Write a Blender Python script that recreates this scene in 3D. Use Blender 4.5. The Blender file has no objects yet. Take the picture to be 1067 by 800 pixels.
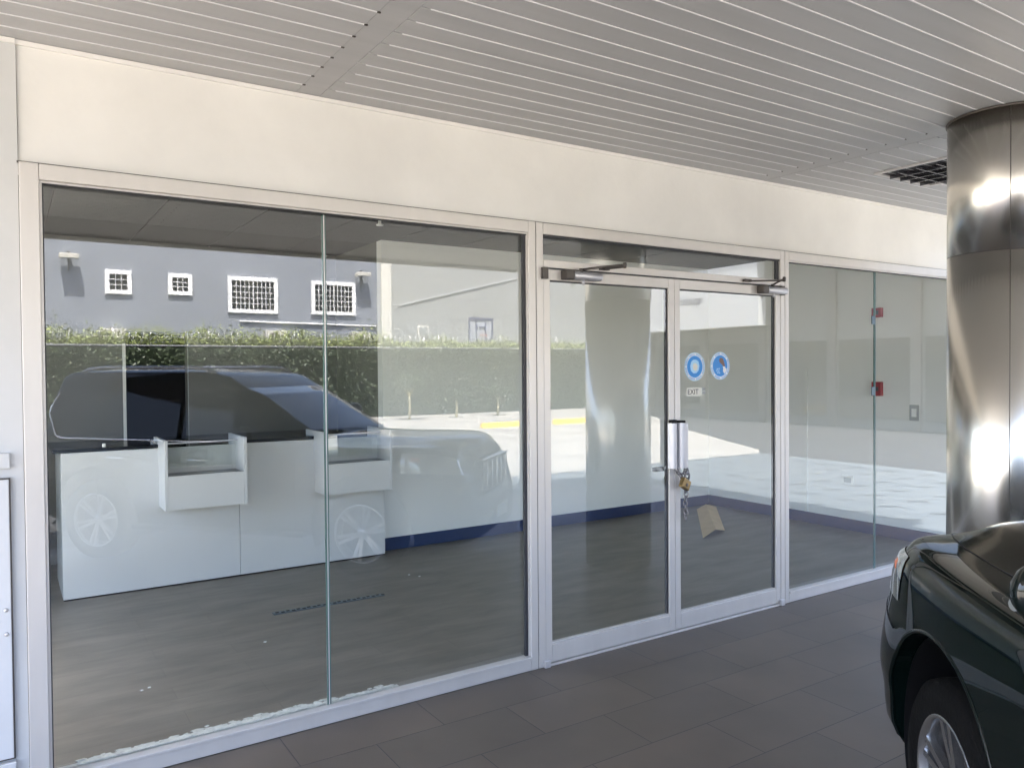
import bpy, bmesh, math, random
from mathutils import Vector, Matrix
random.seed(7)
R = math.radians
sc = bpy.context.scene
COL = sc.collection

# ------------------------------------------------------------------ materials
def mat(name, col, rough=.5, metal=0., spec=.5, var=0., vscale=3., bump=0., bscale=40., coat=0., stretch=None):
    m = bpy.data.materials.new(name); m.use_nodes = True
    nt = m.node_tree; N = nt.nodes; L = nt.links
    b = N['Principled BSDF']
    b.inputs['Base Color'].default_value = (*col, 1); b.inputs['Roughness'].default_value = rough
    b.inputs['Metallic'].default_value = metal; b.inputs['Specular IOR Level'].default_value = spec
    b.inputs['Coat Weight'].default_value = coat; b.inputs['Coat Roughness'].default_value = .015
    if var or bump:
        tc = N.new('ShaderNodeTexCoord'); mp = N.new('ShaderNodeMapping')
        L.new(tc.outputs['Object'], mp.inputs[0])
        if stretch: mp.inputs['Scale'].default_value = stretch
    if var:
        n = N.new('ShaderNodeTexNoise'); n.inputs['Scale'].default_value = vscale; n.inputs['Detail'].default_value = 6
        n.inputs['Roughness'].default_value = .6
        L.new(mp.outputs[0], n.inputs['Vector'])
        r = N.new('ShaderNodeValToRGB'); r.color_ramp.elements[0].position = .3; r.color_ramp.elements[1].position = .72
        r.color_ramp.elements[0].color = (*[c*(1-var) for c in col], 1); r.color_ramp.elements[1].color = (*[min(1, c*(1+var*.6)) for c in col], 1)
        L.new(n.outputs[0], r.inputs[0]); L.new(r.outputs[0], b.inputs['Base Color'])
    if bump:
        n2 = N.new('ShaderNodeTexNoise'); n2.inputs['Scale'].default_value = bscale; n2.inputs['Detail'].default_value = 5
        L.new(mp.outputs[0], n2.inputs['Vector'])
        bp = N.new('ShaderNodeBump'); bp.inputs['Strength'].default_value = bump; bp.inputs['Distance'].default_value = .01
        L.new(n2.outputs[0], bp.inputs['Height']); L.new(bp.outputs[0], b.inputs['Normal'])
    return m

def glass_mat(name, tint=(.975, .99, .98), ior=1.88, rough=0.):
    m = bpy.data.materials.new(name); m.use_nodes = True
    nt = m.node_tree; N = nt.nodes; L = nt.links; N.clear()
    o = N.new('ShaderNodeOutputMaterial'); mx = N.new('ShaderNodeMixShader')
    t = N.new('ShaderNodeBsdfTransparent'); t.inputs[0].default_value = (*tint, 1)
    g = N.new('ShaderNodeBsdfGlossy'); g.inputs['Roughness'].default_value = rough; g.inputs['Color'].default_value = (.95, .97, 1, 1)
    f = N.new('ShaderNodeFresnel'); f.inputs[0].default_value = ior
    geo = N.new('ShaderNodeNewGeometry'); inv = N.new('ShaderNodeMath'); inv.operation = 'SUBTRACT'; inv.inputs[0].default_value = 1
    mul = N.new('ShaderNodeMath'); mul.operation = 'MULTIPLY'
    L.new(geo.outputs['Backfacing'], inv.inputs[1]); L.new(inv.outputs[0], mul.inputs[0]); L.new(f.outputs[0], mul.inputs[1])
    L.new(mul.outputs[0], mx.inputs[0]); L.new(t.outputs[0], mx.inputs[1]); L.new(g.outputs[0], mx.inputs[2]); L.new(mx.outputs[0], o.inputs[0])
    return m

M = {}
M['wall'] = mat('painted_plaster', (.80, .785, .765), .7, var=.10, vscale=1.1, bump=.12, bscale=18)
M['pier'] = mat('white_pier_paint', (.60, .605, .61), .6, var=.06, vscale=2, bump=.08, bscale=25)
M['panelpaint'] = mat('panel_paint', (.64, .645, .66), .45, var=.05, vscale=4)
M['alu'] = mat('pale_aluminium', (.62, .59, .565), .38, metal=.25, var=.05, vscale=6, stretch=(1, 1, .2))
M['alu2'] = mat('aluminium_bead', (.60, .58, .58), .35, metal=.4)
M['rubber'] = mat('black_gasket', (.03, .03, .035), .6)
M['soffit'] = mat('soffit_metal', (.40, .405, .42), .40, var=.07, vscale=1.2, stretch=(.5, 7.7, 1))
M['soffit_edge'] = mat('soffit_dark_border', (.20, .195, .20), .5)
M['lip'] = mat('soffit_lip', (.66, .665, .69), .4)  # soffit metal made paler: light caught on slat edges put into colour
M['fascia'] = mat('fascia_paint', (.7, .69, .67), .5)
M['steel'] = None
M['glass'] = glass_mat('window_glass')
M['glassedge'] = mat('glass_edge', (.09, .15, .135), .15)
M['iwall'] = mat('interior_paint', (.81, .81, .80), .6, var=.03, vscale=1)
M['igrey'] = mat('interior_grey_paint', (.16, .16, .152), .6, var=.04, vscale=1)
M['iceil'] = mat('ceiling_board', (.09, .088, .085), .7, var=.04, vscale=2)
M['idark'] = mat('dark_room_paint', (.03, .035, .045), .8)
M['navy'] = mat('navy_skirting', (.012, .03, .10), .35)
M['lam'] = mat('white_laminate', (.64, .645, .65), .35, var=.02, vscale=2)
M['lam2'] = mat('grey_laminate', (.36, .38, .38), .4)
M['counter'] = mat('black_counter', (.012, .014, .02), .15)
M['black'] = mat('black_plastic', (.006, .006, .007), .5, spec=.2)
M['dark'] = mat('dark_bronze', (.075, .065, .06), .45, metal=.3)
M['chrome'] = mat('chrome', (.80, .80, .80), .12, metal=1)
M['satin'] = mat('satin_aluminium', (.50, .495, .52), .42, metal=.6)
M['brass'] = mat('old_brass', (.26, .18, .08), .38, metal=.8, var=.3, vscale=40)
M['chain'] = mat('dull_steel_chain', (.22, .21, .22), .42, metal=.9)
M['white'] = mat('white_paint', (.8, .8, .78), .5)
M['cream'] = mat('cream_paper', (.70, .68, .60), .6)
M['blue'] = mat('sticker_blue', (.01, .22, .62), .35)
M['lblue'] = mat('sticker_pale_blue', (.35, .62, .85), .4)
M['skin'] = mat('sticker_brown', (.16, .09, .07), .5)
M['red'] = mat('alarm_red', (.30, .02, .03), .4)
M['tan'] = mat('cardboard', (.62, .47, .28), .8, var=.1, vscale=8)
M['paint_dark'] = mat('dark_green_car_paint', (.002, .005, .0045), .35, metal=.0, spec=.0, coat=.75)
M['carglass'] = mat('tinted_car_glass', (.004, .005, .009), .03, spec=.35, coat=.15)
M['tyre'] = mat('tyre_rubber', (.005, .005, .005), .8, spec=.1, bump=.3, bscale=60)
M['rim'] = mat('alloy_rim', (.40, .40, .41), .22, metal=.9)
M['lens'] = mat('headlight_lens', (.34, .36, .36), .06, metal=.6, coat=1.)
M['orange'] = mat('orange_reflector', (.55, .13, .05), .2)
M['redlamp'] = mat('red_tail_lamp', (.30, .01, .01), .12, coat=1.)
M['greybuild'] = mat('grey_blue_render', (.235, .256, .285), .8, var=.12, vscale=.7, bump=.2, bscale=6, stretch=(1, 1, .45))
M['whitebuild'] = mat('white_render', (.225, .233, .231), .8, var=.06, vscale=.5, stretch=(1, 1, .4))
M['sidebuild'] = mat('grey_side_building', (.09, .095, .09), .8, var=.08, vscale=.7)
M['sign'] = mat('white_signboard', (.5, .51, .5), .5)
M['signtext'] = mat('grey_lettering', (.08, .085, .11), .5)
M['leaf'] = mat('hedge_leaf', (.04, .06, .024), .55, var=.4, vscale=6)
M['leafd'] = mat('hedge_core', (.015, .025, .01), .8)
M['leafy'] = mat('climber_leaf', (.22, .26, .08), .6, var=.35, vscale=5)
M['bark'] = mat('whitewashed_trunk', (.60, .52, .30), .8, var=.1, vscale=10)
M['bark2'] = mat('brown_bark', (.12, .08, .05), .9)
M['yellow'] = mat('yellow_paint', (.75, .52, .05), .5, var=.08, vscale=4)
M['concrete'] = mat('cream_concrete', (.185, .177, .158), .85, var=.28, vscale=.6, bump=.2, bscale=8)
M['wire'] = mat('galvanised_wire', (.55, .55, .54), .4, metal=.6)
M['bluegrey'] = mat('blue_grey_paint', (.04, .05, .12), .5)
M['acbox'] = mat('condenser_beige', (.52, .50, .44), .6)
M['grille'] = mat('floor_grille_metal', (.10, .14, .17), .4, metal=.3)
M['debris'] = mat('chalky_paint_flakes', (.62, .60, .54), .9, var=.25, vscale=30)

def brushed():
    m = bpy.data.materials.new('brushed_stainless'); m.use_nodes = True
    nt = m.node_tree; N = nt.nodes; L = nt.links; b = N['Principled BSDF']
    b.inputs['Metallic'].default_value = 1; b.inputs['Base Color'].default_value = (.80, .76, .69, 1)
    b.inputs['Roughness'].default_value = .2
    tc = N.new('ShaderNodeTexCoord'); mp = N.new('ShaderNodeMapping'); mp.inputs['Scale'].default_value = (2, 2, 220)
    n = N.new('ShaderNodeTexNoise'); n.inputs['Scale'].default_value = 1; n.inputs['Detail'].default_value = 5
    L.new(tc.outputs['Object'], mp.inputs[0]); L.new(mp.outputs[0], n.inputs['Vector'])
    bp = N.new('ShaderNodeBump'); bp.inputs['Strength'].default_value = .003; bp.inputs['Distance'].default_value = .002
    mr = N.new('ShaderNodeMapRange'); mr.inputs['To Min'].default_value = .27; mr.inputs['To Max'].default_value = .28
    L.new(n.outputs[0], mr.inputs[0]); b.inputs['Roughness'].default_value = .25
    return m
M['steel'] = brushed()

def tile_mat():
    m = bpy.data.materials.new('dark_porcelain_tile'); m.use_nodes = True
    nt = m.node_tree; N = nt.nodes; L = nt.links; b = N['Principled BSDF']
    tc = N.new('ShaderNodeTexCoord'); mp = N.new('ShaderNodeMapping'); mp.inputs['Location'].default_value = (-.36, .02, 0)
    L.new(tc.outputs['Object'], mp.inputs[0])
    br = N.new('ShaderNodeTexBrick'); br.offset = .5; br.squash = 1
    br.inputs['Scale'].default_value = 1; br.inputs['Brick Width'].default_value = .74; br.inputs['Row Height'].default_value = .365
    br.inputs['Mortar Size'].default_value = .003; br.inputs['Mortar Smooth'].default_value = .3; br.inputs['Bias'].default_value = 0
    br.inputs['Color1'].default_value = (.152, .122, .094, 1); br.inputs['Color2'].default_value = (.130, .107, .084, 1)
    br.inputs['Mortar'].default_value = (.055, .05, .048, 1)
    L.new(mp.outputs[0], br.inputs['Vector'])
    n = N.new('ShaderNodeTexNoise'); n.inputs['Scale'].default_value = 1.6; n.inputs['Detail'].default_value = 7
    L.new(tc.outputs['Object'], n.inputs['Vector'])
    mx = N.new('ShaderNodeMixRGB'); mx.blend_type = 'MULTIPLY'; mx.inputs[0].default_value = .5
    r = N.new('ShaderNodeValToRGB'); r.color_ramp.elements[0].position = .3; r.color_ramp.elements[0].color = (.50, .50, .51, 1); r.color_ramp.elements[1].position = .68
    L.new(n.outputs[0], r.inputs[0]); L.new(br.outputs[0], mx.inputs[1]); L.new(r.outputs[0], mx.inputs[2])
    L.new(mx.outputs[0], b.inputs['Base Color']); b.inputs['Roughness'].default_value = .5
    bp = N.new('ShaderNodeBump'); bp.inputs['Strength'].default_value = .5; bp.inputs['Distance'].default_value = .003; bp.invert = True
    L.new(br.outputs[1], bp.inputs['Height'])
    n3 = N.new('ShaderNodeTexNoise'); n3.inputs['Scale'].default_value = 60; n3.inputs['Detail'].default_value = 4
    L.new(tc.outputs['Object'], n3.inputs['Vector'])
    bp2 = N.new('ShaderNodeBump'); bp2.inputs['Strength'].default_value = .15; bp2.inputs['Distance'].default_value = .002
    L.new(n3.outputs[0], bp2.inputs['Height']); L.new(bp.outputs[0], bp2.inputs['Normal']); L.new(bp2.outputs[0], b.inputs['Normal'])
    return m
M['tile'] = tile_mat()

def wood_mat():
    m = bpy.data.materials.new('grey_vinyl_plank'); m.use_nodes = True
    nt = m.node_tree; N = nt.nodes; L = nt.links; b = N['Principled BSDF']
    tc = N.new('ShaderNodeTexCoord'); mp = N.new('ShaderNodeMapping'); mp.inputs['Scale'].default_value = (1.1, 3.6, 1)
    L.new(tc.outputs['Object'], mp.inputs[0])
    n = N.new('ShaderNodeTexNoise'); n.inputs['Scale'].default_value = 1.6; n.inputs['Detail'].default_value = 9; n.inputs['Roughness'].default_value = .62
    n.inputs['Distortion'].default_value = .4
    L.new(mp.outputs[0], n.inputs['Vector'])
    r = N.new('ShaderNodeValToRGB'); r.color_ramp.elements[0].position = .33; r.color_ramp.elements[0].color = (.138, .119, .097, 1)
    r.color_ramp.elements[1].position = .7; r.color_ramp.elements[1].color = (.215, .188, .154, 1)
    L.new(n.outputs[0], r.inputs[0])
    br = N.new('ShaderNodeTexBrick'); br.offset = .37; br.inputs['Scale'].default_value = 1; br.inputs['Brick Width'].default_value = 1.22
    br.inputs['Row Height'].default_value = .18; br.inputs['Mortar Size'].default_value = .0015; br.inputs['Bias'].default_value = 0
    br.inputs['Color1'].default_value = (1, 1, 1, 1); br.inputs['Color2'].default_value = (.86, .86, .86, 1); br.inputs['Mortar'].default_value = (.6, .6, .6, 1)
    L.new(tc.outputs['Object'], br.inputs['Vector'])
    mx = N.new('ShaderNodeMixRGB'); mx.blend_type = 'MULTIPLY'; mx.inputs[0].default_value = .8
    L.new(r.outputs[0], mx.inputs[1]); L.new(br.outputs[0], mx.inputs[2]); L.new(mx.outputs[0], b.inputs['Base Color'])
    b.inputs['Roughness'].default_value = .42; b.inputs['Specular IOR Level'].default_value = .35
    return m
M['wood'] = wood_mat()

def paver_mat():
    # pale pavers with one short dark diagonal slot each, 0.64 m apart
    m = bpy.data.materials.new('pale_slotted_paver'); m.use_nodes = True
    nt = m.node_tree; N = nt.nodes; L = nt.links; b = N['Principled BSDF']
    tc = N.new('ShaderNodeTexCoord'); sp = N.new('ShaderNodeSeparateXYZ'); L.new(tc.outputs['Object'], sp.inputs[0])
    def mth(op, a, bb=None):
        x = N.new('ShaderNodeMath'); x.operation = op
        for i, v in enumerate((a, bb)):
            if v is None: continue
            if isinstance(v, (int, float)): x.inputs[i].default_value = v
            else: L.new(v, x.inputs[i])
        return x.outputs[0]
    P = .638
    u = mth('SUBTRACT', mth('PINGPONG', mth('ADD', sp.outputs[0], 100*P - 12.07), P*.5), 0)   # distance to nearest grid line
    fx = mth('SUBTRACT', mth('FLOORED_MODULO', mth('ADD', sp.outputs[0], 100*P - 12.07 + P/2), P), P/2)
    fy = mth('SUBTRACT', mth('FLOORED_MODULO', mth('ADD', sp.outputs[1], 100*P + 3.16 + P/2), P), P/2)
    a = mth('ADD', mth('MULTIPLY', fx, .80), mth('MULTIPLY', fy, .60))
    c = mth('ADD', mth('MULTIPLY', fx, -.60), mth('MULTIPLY', fy, .80))
    inA = mth('LESS_THAN', mth('ABSOLUTE', a), .125); inC = mth('LESS_THAN', mth('ABSOLUTE', c), .055)
    slot = mth('MULTIPLY', inA, inC)
    n = N.new('ShaderNodeTexNoise'); n.inputs['Scale'].default_value = 3; n.inputs['Detail'].default_value = 6
    L.new(tc.outputs['Object'], n.inputs['Vector'])
    r = N.new('ShaderNodeValToRGB'); r.color_ramp.elements[0].position = .3; r.color_ramp.elements[0].color = (.048, .057, .063, 1)
    r.color_ramp.elements[1].position = .7; r.color_ramp.elements[1].color = (.060, .070, .076, 1)
    L.new(n.outputs[0], r.inputs[0])
    mx = N.new('ShaderNodeMixRGB'); mx.inputs[2].default_value = (.006, .007, .007, 1)
    L.new(slot, mx.inputs[0]); L.new(r.outputs[0], mx.inputs[1]); L.new(mx.outputs[0], b.inputs['Base Color'])
    b.inputs['Roughness'].default_value = .8
    return m
M['paver'] = paver_mat()

# ------------------------------------------------------------------ helpers
class MB:
    def __init__(s): s.bm = bmesh.new()
    def box(s, x0, x1, y0, y1, z0, z1, bev=0, mi=0):
        vs = [s.bm.verts.new((x, y, z)) for x in (x0, x1) for y in (y0, y1) for z in (z0, z1)]
        idx = [(0, 1, 3, 2), (4, 6, 7, 5), (0, 4, 5, 1), (2, 3, 7, 6), (0, 2, 6, 4), (1, 5, 7, 3)]
        fs = [s.bm.faces.new([vs[i] for i in f]) for f in idx]
        for f in fs: f.material_index = mi
        if bev:
            es = list({e for f in fs for e in f.edges})
            bmesh.ops.bevel(s.bm, geom=es, offset=bev, segments=2, affect='EDGES', profile=.5)
        return vs
    def tube(s, pts, r, n=8, cap=True, closed=False):
        pts = [Vector(p) for p in pts]; rings = []
        m = len(pts); up = None
        for i, p in enumerate(pts):
            if closed: d = pts[(i+1) % m]-pts[i-1]
            else: d = (pts[min(i+1, m-1)]-pts[max(i-1, 0)])
            d.normalize()
            if up is None:
                up = Vector((0, 0, 1)) if abs(d.z) < .9 else Vector((1, 0, 0))
            a = d.cross(up)
            if a.length < 1e-4: a = d.cross(Vector((0, 1, .3)))
            a.normalize(); b = a.cross(d).normalized(); up = b
            rr = r[i] if isinstance(r, (list, tuple)) else r
            rings.append([s.bm.verts.new(p+a*math.cos(t)*rr+b*math.sin(t)*rr) for t in [2*math.pi*k/n for k in range(n)]])
        rng = range(m) if closed else range(m-1)
        for i in rng:
            A = rings[i]; B = rings[(i+1) % m]
            for k in range(n):
                f = s.bm.faces.new((A[k], A[(k+1) % n], B[(k+1) % n], B[k])); f.smooth = True
        if cap and not closed:
            s.bm.faces.new(rings[0][::-1]); s.bm.faces.new(rings[-1])
    def lathe(s, prof, origin=(0, 0, 0), axis='z', n=32, smooth=True, cap=True):
        o = Vector(origin); rings = []
        for (r, h) in prof:
            ring = []
            for k in range(n):
                t = 2*math.pi*k/n; c, d = r*math.cos(t), r*math.sin(t)
                v = {'z': (c, d, h), 'y': (c, h, d), 'x': (h, c, d)}[axis]
                ring.append(s.bm.verts.new(o+Vector(v)))
            rings.append(ring)
        for A, B in zip(rings, rings[1:]):
            for k in range(n):
                f = s.bm.faces.new((A[k], A[(k+1) % n], B[(k+1) % n], B[k])); f.smooth = smooth
        for ring in ((rings[0], rings[-1]) if cap else ()):
            try: s.bm.faces.new(ring)
            except Exception: pass
    def prism(s, poly, d):
        """poly: list of 3D points (planar-ish), extruded by vector d"""
        d = Vector(d); A = [s.bm.verts.new(p) for p in poly]; B = [s.bm.verts.new(Vector(p)+d) for p in poly]
        s.bm.faces.new(A); s.bm.faces.new(B[::-1]); n = len(A)
        for i in range(n): s.bm.faces.new((A[i], B[i], B[(i+1) % n], A[(i+1) % n]))
    def grid(s, P, smooth=True, closedv=False):
        V = [[s.bm.verts.new(p) for p in row] for row in P]
        for i in range(len(V)-1):
            nj = len(V[0]) if closedv else len(V[0])-1
            for j in range(nj):
                k = (j+1) % len(V[0])
                f = s.bm.faces.new((V[i][j], V[i][k], V[i+1][k], V[i+1][j])); f.smooth = smooth
        return V
    def build(s, name, m, parent=None, loc=None, norm=True):
        if norm: bmesh.ops.recalc_face_normals(s.bm, faces=s.bm.faces)
        me = bpy.data.meshes.new(name); s.bm.to_mesh(me); s.bm.free()
        ms = m if isinstance(m, (list, tuple)) else [m]
        for x in ms: me.materials.append(x)
        o = bpy.data.objects.new(name, me); COL.objects.link(o)
        if parent: o.parent = parent
        if loc: o.location = loc
        return o

def tag(o, label=None, cat=None, group=None, kind=None):
    if label: o['label'] = label
    if cat: o['category'] = cat
    if group: o['group'] = group
    if kind: o['kind'] = kind
    return o
def empty(name, loc, rz=0, **k):
    o = bpy.data.objects.new(name, None); COL.objects.link(o); o.location = loc; o.rotation_euler = (0, 0, rz)
    o.empty_display_size = .2
    return tag(o, **k)
def one_box(name, m, b, parent=None, bev=0, label=None):
    q = MB(); q.box(*b, bev=bev); o = q.build(name, m, parent)
    if label: o['label'] = label
    return o
def copy_tree(o, parent=None):
    c = o.copy(); COL.objects.link(c)
    if parent: c.parent = parent
    for ch in list(o.children): copy_tree(ch, c)
    return c
def text_mesh(name, body, size, m, mtx, parent, depth=.002):
    cu = bpy.data.curves.new('txt', 'FONT'); cu.body = body; cu.size = size; cu.extrude = depth; cu.align_x = 'CENTER'; cu.align_y = 'CENTER'
    t = bpy.data.objects.new('txt', cu); COL.objects.link(t)
    dg = bpy.context.evaluated_depsgraph_get(); dg.update()
    me = bpy.data.meshes.new_from_object(t.evaluated_get(dg)); me.materials.clear(); me.materials.append(m)
    me.transform(mtx); bpy.data.objects.remove(t)
    o = bpy.data.objects.new(name, me); COL.objects.link(o); o.parent = parent
    return o

# ------------------------------------------------------------------ setting
q = MB(); q.box(-400, 400, -400, 400, -1.0, -.012); tag(q.build('ground', M['concrete']), 'wide cream concrete parking ground in full sun', kind='structure')
q = MB(); q.box(-3.6, 8.35, -5.35, -.055, -.5, 0.0); tag(q.build('paving', M['tile']), 'dark brown grey rectangular floor tiles under the canopy', kind='structure')
q = MB()
q.box(8.354, 13.3, -7.1, 6.0, -.5, -.003); q.box(3.0, 8.350, -7.1, -5.354, -.5, -.003)
tag(q.build('path', M['paver']), 'pale sunlit pavers with short dark slots beside the canopy', kind='structure')
q = MB()
q.prism([(13.304, 6, -.3), (13.304, -7.1, -.3), (13.9, -7.6, -.3), (17.0, -13, -.3), (20.9, -18.5, -.3), (20.9, 6, -.3)], (0, 0, .294))  # shade of the side building put into the dark ground colour
q.prism([(-9, -5.36, -.3), (.9, -5.36, -.3), (.9, -9.5, -.3), (-9, -9.5, -.3)], (0, 0, .294))  # added dark patch, subdues the bright ground behind the car
tag(q.build('dark_ground', mat('shade_toned_asphalt', (.034, .034, .035), .95, spec=.1, var=.2, vscale=2, bump=.3, bscale=30)), 'dark asphalt beside the pale pavers with building shade put into its colour, plus an added dark patch', kind='structure')
q = MB(); q.box(-1.0, 7.775, .06, 5.2, -.4, .0); tag(q.build('interior_floor', M['wood']), 'grey brown wood-look floor inside the empty showroom', kind='structure')

# ------------------------------------------------------------------ main building
ZC = 3.188; ZH = 2.675; XR = 7.775; YB = 3.33
bld = empty('commercial_building', (0, 0, 0), label='white plastered shop building with a wide glazed front and slatted canopy', cat='building')
q = MB(); q.box(.062, 7.9, 0, .22, ZH, 3.75); q.build('wall', M['wall'], bld)
q = MB(); q.box(-1.2, .060, -.012, .22, 0, 3.75); q.build('pier', M['pier'], bld)
# ledge on the pier and recessed access panel
q = MB(); q.box(-1.2, .012, -.035, -.013, 1.405, 1.47, bev=.004); q.build('ledge', M['pier'], bld)
pan = one_box('access_panel', M['panelpaint'], (-1.15, .006, -.034, -.014, .20, 1.36), bld, bev=.003, label='flat white metal access panel with two small screws')
q = MB(); q.box(-1.156, .012, -.0305, -.0125, .194, 1.366); q.build('panel_gap', M['dark'], bld)
q = MB(); q.box(-1.2, .014, -.045, -.013, 0, .185, bev=.004); q.build('plinth', M['pier'], bld)
for z in (.72, .82):
    q = MB(); q.lathe([(0.0001, -.040), (.007, -.039), (.009, -.034)], (-.012, 0, z), 'y', 12); q.build('screw', M['alu2'], pan)
# interior walls
q = MB(); q.box(3.15, XR, YB, YB+.12, 0, 3.09); q.build('interior_wall', M['iwall'], bld)
q = MB(); q.box(3.15, 3.27, YB+.12, 4.6, 0, 3.09); q.build('interior_wall', M['igrey'], bld)
q = MB(); q.box(XR, XR+.12, .22, YB+.12, 0, 3.09); q.box(XR, XR+.12, -.05, .22, 0, ZH); q.build('interior_wall', M['iwall'], bld)
q = MB(); q.box(-1.2, -1.0, 2.95, 4.72, 0, 3.2); q.box(-1.2, -1.0, .22, .30, 0, 3.2); q.box(-1.2, -1.0, .301, 2.949, 3.0, 3.2); q.build('wall', M['wall'], bld)
added_win = empty('side_window', (-1.1, 1.625, 0)); added_win.parent = bld; added_win['label'] = 'added tall side window, out of view round the left corner, bringing in daylight'  # added glazed opening, out of view, to bring daylight into the showroom
q = MB(); q.box(-.04, .04, -1.323, -1.27, 0, 2.999); q.box(-.04, .04, 1.27, 1.323, 0, 2.999); q.box(-.04, .04, -1.269, 1.269, 0, .07); q.box(-.04, .04, -1.269, 1.269, 2.93, 2.999); q.box(-.04, .04, -.03, .03, .071, 2.929); q.build('frame', M['alu'], added_win)
for a, b in ((-1.269, -.031), (.031, 1.269)):
    q = MB(); q.box(-.005, .005, a, b, .071, 2.929); q.build('glass_pane', M['glass'], added_win)
q = MB(); q.box(-1.0, .995, 4.6, 4.72, 0, 3.09); q.box(1.56, 3.27, 4.6, 4.72, 0, 3.09); q.box(.995, 1.56, 4.6, 4.72, 2.2, 3.09)
q.build('interior_wall', M['igrey'], bld)
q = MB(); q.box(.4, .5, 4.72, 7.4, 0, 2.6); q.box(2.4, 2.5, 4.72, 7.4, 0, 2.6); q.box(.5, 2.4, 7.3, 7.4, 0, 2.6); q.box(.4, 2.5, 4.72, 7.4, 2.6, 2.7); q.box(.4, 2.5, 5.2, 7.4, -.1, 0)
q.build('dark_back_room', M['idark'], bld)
q = MB(); q.box(.965, .993, 4.585, 4.73, 0, 2.08); q.build('door_jamb', M['iwall'], bld)
q = MB(); q.box(1.562, 1.570, 4.594, 4.73, 0, 2.2); q.build('door_jamb', M['lam2'], bld)
# skirting
q = MB(); q.box(3.15, XR-.014, YB-.014, YB-.0005, 0, .125, bev=.002); q.box(XR-.014, XR-.0005, .06, YB-.0005, 0, .125, bev=.002); q.build('skirting', M['navy'], bld)
# interior ceiling with joints
q = MB()
xs = [-1.0]+[1.05+.74*k for k in range(-2, 10)]+[XR]
for a, b in zip(xs, xs[1:]): q.box(a+.006, b-.006, .22, 4.6, 3.09, 3.12)
q.box(-1.1, XR+.1, .22, 4.72, 3.13, 3.2); q.build('interior_ceiling', M['iceil'], bld)
q = MB()
for x in xs[1:-1]: q.box(x-.005, x+.005, .22, 4.6, 3.094, 3.125)
q.build('ceiling_joint', M['dark'], bld)
q = MB(); q.lathe([(.0001, 2.985), (.028, 2.985), (.03, 2.995), (.012, 3.0), (.012, 3.05), (.05, 3.075), (.05, 3.0895)], (2.6, 2.1, 0), 'z', 16); q.build('sprinkler_head', M['white'], bld)
q = MB(); q.lathe([(.0001, 2.985), (.028, 2.985), (.03, 2.995), (.012, 3.0), (.012, 3.05), (.05, 3.075), (.05, 3.0895)], (6.1, 1.6, 0), 'z', 16); q.build('sprinkler_head', M['white'], bld)
# roof
q = MB(); q.box(-1.2, 7.9, .22, 9, 3.2, 3.75); q.build('roof', M['fascia'], bld)
q = MB(); q.box(-1.2, -1.0, 4.721, 9, 0, 3.2); q.box(7.9, 8.0, .0, 9, 0, 3.75); q.box(-1, 7.9, 8.9, 9, 0, 3.2); q.build('outer_wall', M['wall'], bld)

# canopy
can = MB(); can.box(-3.6, 8.35, -5.2, 0, 3.215, 3.55); canopy = can.build('canopy', M['fascia'], bld)
q = MB(); P = .1292; x_l = [(-3.6, 1.238), (1.36, 4.645), (4.77, 8.35)]
y = -.004; k = 0
while y > -4.2:
    y2 = max(y-P, -4.2)
    for a, b in x_l: q.box(a, b, y2+.006, y-.001, ZC, 3.214)
    y = y2; k += 1
    if y <= -4.19: break
for a, b in ((1.240, 1.358), (4.647, 4.768)): q.box(a, b, -4.2, -.004, ZC+.001, 3.214)
q.build('soffit_slats', M['soffit'], canopy)
q = MB(); y = -.004; n = 0
while y > -4.1:
    y -= P
    for a, b in ((-3.6, 1.232), (1.40, 4.64), (4.80, 8.35)): q.box(a, b, y+.0005, y+.0055, ZC-.0036, 3.213)
q.build('slat_lip', M['lip'], canopy)
q = MB(); q.box(-.007, .006, -.002, .006, -.004, .0005); cp = q.build('clip', M['dark'], canopy); cp.location = (1.241, -.004-P, ZC); y = -.004-P
for k in range(31):
    for x in (1.241, 4.647):
        if k == 0 and x < 2: continue
        o = cp.copy(); COL.objects.link(o); o.parent = canopy; o.location = (x, -.004-P*(k+1), ZC)
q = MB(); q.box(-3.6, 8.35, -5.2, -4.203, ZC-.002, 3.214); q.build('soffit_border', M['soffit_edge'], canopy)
q = MB(); q.box(-3.62, 8.37, -5.24, -5.203, 3.14, 3.60, bev=.004); q.build('fascia', M['fascia'], canopy)
q = MB(); q.box(.06, 7.9, -.012, -.001, ZC-.022, ZC-.002); q.box(-1.2, .058, -.020, -.0125, ZC-.022, ZC-.002); q.build('edge_trim', M['wall'], canopy)

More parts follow.
